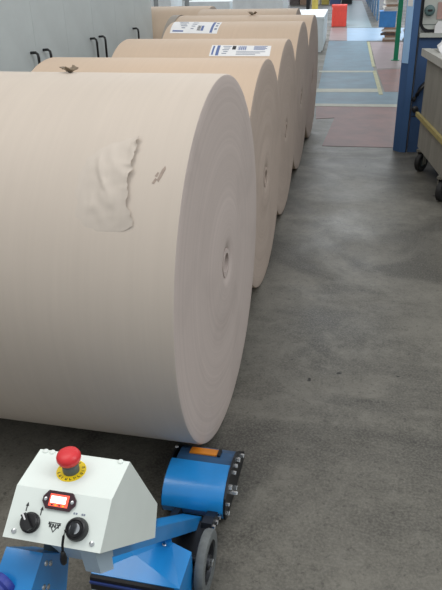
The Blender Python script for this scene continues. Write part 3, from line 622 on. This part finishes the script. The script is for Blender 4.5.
# crumpled white paper bag lying in the cart
def crumple(c, rx, ry, rz, seed):
    bm = bmesh.new(); bmesh.ops.create_icosphere(bm, subdivisions=4, radius=1.0)
    for v in bm.verts:
        n = v.co.copy(); k = 1+0.22*noise.noise(n*1.9+V((seed, 0, 0)))+0.10*noise.turbulence(n*3.5+V((0, seed, 0)), 3, True)
        if c[2]+n.z*rz*k > 0.985: rx_ = rx*1.75
        else: rx_ = rx
        v.co = V((c[0]+n.x*rx_*k, c[1]+n.y*ry*k, c[2]+n.z*rz*k))
    for v in bm.verts:
        if v.co.z < 0.99:
            q = T.inverted() @ v.co; q.y = max(q.y, 0.034); q.x = max(q.x, 0.034); v.co = T @ q
    return bm
p = T @ V((0.22, 0.138, 0)); Ti = T.inverted()
tag(obj('paper_bag', crumple((p.x, p.y, 0.76), 0.11, 0.17, 0.30, 4.0), M_PAPER, smooth=0.7), 'crumpled white paper bag filling the bin cart', 'paper bag')

# ------------------------------------------------------------------ goods along the aisle
AD = math.atan(0.05)
def aisle_T(x, y):
    t = Matrix.Rotation(AD, 4, 'Z'); t.translation = (x, y, 0); return t
for k in range(5):       # row of white slatted crates
    y = 14.75+k*0.60; xr = -1.165-(y-14.75)*0.05; T2 = aisle_T(xr, y)
    names = ['white plastic crate nearest in the row beside the fifth roll', 'white plastic crate second in the row beyond the rolls', 'white plastic crate in the middle of the row beyond the rolls', 'white plastic crate fourth in the row beyond the rolls', 'white plastic crate last in the row, next to the red crate']
    cr_ = root('plastic_crate', T2 @ V((-0.4, 0.28, 0)), names[k], 'crate', 'white crates beyond the rolls')
    obj('shell', cbox((-0.8, 0.0, 0.0), (-0.03, 0.55, 0.64), T2), M_CRATE, cr_)
    obj('rim', cbox((-0.81, -0.005, 0.64), (0.008, 0.555, 0.69), T2), M_CRATE, cr_, bevel=0.008)
    for j in range(3): obj('slat', cbox((-0.03, 0.02+j*0.18, 0.03), (0.004, 0.02+j*0.18+0.12, 0.63), T2), M_CRATE, cr_)
T2 = aisle_T(-1.02, 21.6)
rc = root('red_crate', T2 @ V((-0.22, 0.3, 0)), 'red slatted crate standing beside the far blue path', 'crate')
obj('shell', cbox((-0.44, 0.02, 0.0), (-0.02, 0.72, 0.54), T2), M_REDC, rc)
obj('rim', cbox((-0.46, 0.0, 0.54), (0.0, 0.74, 0.60), T2), M_REDC, rc)
for j in range(5): obj('slat', cbox((-0.44+j*0.088, 0.0, 0.02), (-0.44+j*0.088+0.06, 0.02, 0.54), T2), M_REDC, rc)
for j in range(4): obj('slat', cbox((-0.02, 0.04+j*0.17, 0.02), (0.0, 0.04+j*0.17+0.12, 0.54), T2), M_REDC, rc)
# pale wrapped pallets behind the rolls
for k, (x, y, wx, h) in enumerate(((-4.75, 12.6, 0.95, 1.20), (-3.70, 12.9, 0.95, 1.08), (-2.65, 12.5, 0.95, 1.16))):
    nm = ['white wrapped pallet load farthest left behind the rolls', 'white wrapped pallet load between the two others behind the rolls', 'white wrapped pallet load nearest the crates behind the rolls'][k]
    pt = root('wrapped_pallet', (x+wx/2, y+0.4, 0), nm, 'pallet load', 'wrapped pallets behind the rolls')
    for j in range(3): obj('runner', cbox((x+0.02+j*(wx-0.14)/2, y, 0), (x+0.12+j*(wx-0.14)/2, y+0.8, 0.1)), M_TILE, pt)
    obj('deck', cbox((x, y, 0.1), (x+wx, y+0.8, 0.13)), M_TILE, pt)
    nl = 5
    for j in range(nl): z0 = 0.13+(h-0.13)*j/nl; obj('load_layer', cbox((x+0.02, y+0.02, z0+0.004), (x+wx-0.02, y+0.78, z0+(h-0.13)/nl)), M_WRAP, pt, bevel=0.01)
for x, y, r, m, nm in ((-3.45, 10.6, 0.035, M_FRAME, 'slim grey post beside the cabinet end'), (-2.95, 10.6, 0.035, M_FRAME, 'slim grey post between rolls and wrapped pallets')):
    po = root('guard_post', (x, y, 0), nm, 'post', 'slim posts behind the rolls')
    obj('shaft', tube([(x, y, 0.012), (x, y, 1.7)], r, 16), m, po, smooth=0.7); obj('foot_plate', cbox((x-0.08, y-0.08, 0), (x+0.08, y+0.08, 0.012)), m, po); obj('cap', lathe([(r, 0), (r*0.9, 0.02), (0, 0.03)], (x, y, 1.7), (0, 0, 1), 16), m, po)
p = at_z(312, 8, 0.62)
for (px_, m, y, nm) in ((308, M_BLACK, 19.5, 'thin black post behind the white crates'), (315, M_YPOST, 20.2, 'yellow guard post behind the white crates')):
    b = at_y(px_, 5, y); po = root('guard_post', (b.x, y, 0), nm, 'post'); r = 0.05 if m is M_BLACK else 0.09
    obj('shaft', tube([(b.x, y, 0.012), (b.x, y, 1.2)], r, 16), m, po, smooth=0.7); obj('foot_plate', cbox((b.x-0.15, y-0.15, 0), (b.x+0.15, y+0.15, 0.012)), m, po)
# green post and pale blue column farther along the right side
gp = root('green_post', (0.329, 13.42, 0), 'green painted post in front of the paper stacks', 'post')
obj('shaft', cbox((0.288, 13.38, 0.0), (0.372, 13.46, 3.2)), M_GREEN, gp, bevel=0.006); obj('foot_plate', cbox((0.25, 13.34, 0), (0.40, 13.50, 0.012)), M_GREEN, gp)
# loose paper piles with a blue bin between them
def stack(x, y, z, n, th, label, mset, hw, seed):
    random.seed(seed)
    st = root('paper_stack', (x, y, z), label, 'paper stack', 'paper stacks behind the green post')
    for k in range(n):
        a, b, w_ = random.uniform(-0.05, 0.05), random.uniform(-0.05, 0.05), random.uniform(0.8, 1.1)*hw
        Tq = Matrix.Rotation(random.uniform(-0.15, 0.15), 4, 'Z'); Tq.translation = (x+a, y+b, z+k*th)
        obj('paper_bundle', cbox((-w_, -0.26, 0), (w_, 0.26, th-0.003), Tq), mset[k % len(mset)], st)
M_BIN = mat('bright_blue_bin', (66, 142, 214), 0.4)
stack(0.26, 17.30, 0.0, 7, 0.045, 'messy brownish paper stack on the floor behind the green post', (M_PEDGB, M_PEDGE, M_PEDGB, M_TILE), 0.17, 11)
bn = root('blue_bin', (0.17, 17.3, 0.315), 'bright blue plastic bin standing on the brownish paper stack', 'bin')
for nm, lo, hi in (('front_wall', (-0.04, 17.05, 0.315), (0.34, 17.07, 0.64)), ('back_wall', (-0.04, 17.53, 0.315), (0.34, 17.55, 0.64)), ('side_wall', (-0.04, 17.07, 0.315), (-0.02, 17.53, 0.64)), ('side_wall', (0.32, 17.07, 0.315), (0.34, 17.53, 0.64)), ('bottom', (-0.02, 17.07, 0.315), (0.32, 17.53, 0.335)), ('lid', (-0.05, 17.04, 0.64), (0.35, 17.56, 0.665))):
    obj(nm, cbox(lo, hi), M_BIN, bn)
stack(0.23, 17.30, 0.665, 10, 0.05, 'tall white paper stack on top of the blue bin', (M_PEDGE, M_PEDGE, M_PEDGB), 0.16, 12)
stack(0.76, 17.25, 0.0, 9, 0.05, 'white paper stack on the floor right of the green post', (M_PEDGE, M_PEDGE), 0.16, 13)
# blue strip curtain along the far right of the aisle
cu_ = root('strip_curtain', (-0.25, 27, 0), 'blue hanging strip curtain along the far aisle', 'curtain')
pa, pb = at_z(377, 22), at_z(365, 1)
obj('curtain_rail', tube([(pa.x+0.05, pa.y, 2.6), (pb.x+0.05, pb.y, 2.6)], 0.04, 8), M_DSTEEL, cu_, smooth=0.7)
dr = (pb-pa); ln = dr.length; dr.normalize(); Tc = Matrix((dr, V((0, 0, 1)).cross(dr), V((0, 0, 1)))).transposed().to_4x4()
Tc.translation = V((pa.x, pa.y, 0)); ns = 14
for k in range(ns):
    s0 = ln*k/ns; obj('strip', cbox((s0, -0.05*(k % 2)-0.02, 0.03), (s0+ln/ns*0.92, -0.05*(k % 2), 2.58), Tc), M_CURT, cu_)
# cartons on the floor at the far end of the aisle
random.seed(5)
x = -4.6
for k, (cn, m) in enumerate((('dark', M_TILE), ('brown', M_PEDGB), ('white', M_PEDGE), ('yellow', M_YPOST), ('blue', M_IBLUE), ('black', M_BLACK))):
    wd = random.uniform(0.36, 0.52); hgt = random.uniform(0.35, 0.7)
    cn_ = root('carton', (x+wd/2, 36.3, 0), cn+' carton in the row at the far end of the aisle', 'carton', 'cartons at the far end')
    obj('box', cbox((x, 36.0, 0), (x+wd, 36.6, hgt)), m, cn_, bevel=0.01)
    for s_ in (0, 1): obj('flap', cbox((x+0.005, 36.005+s_*0.3, hgt), (x+wd-0.005, 36.295+s_*0.3, hgt+0.012)), m, cn_)
    x += wd+0.06
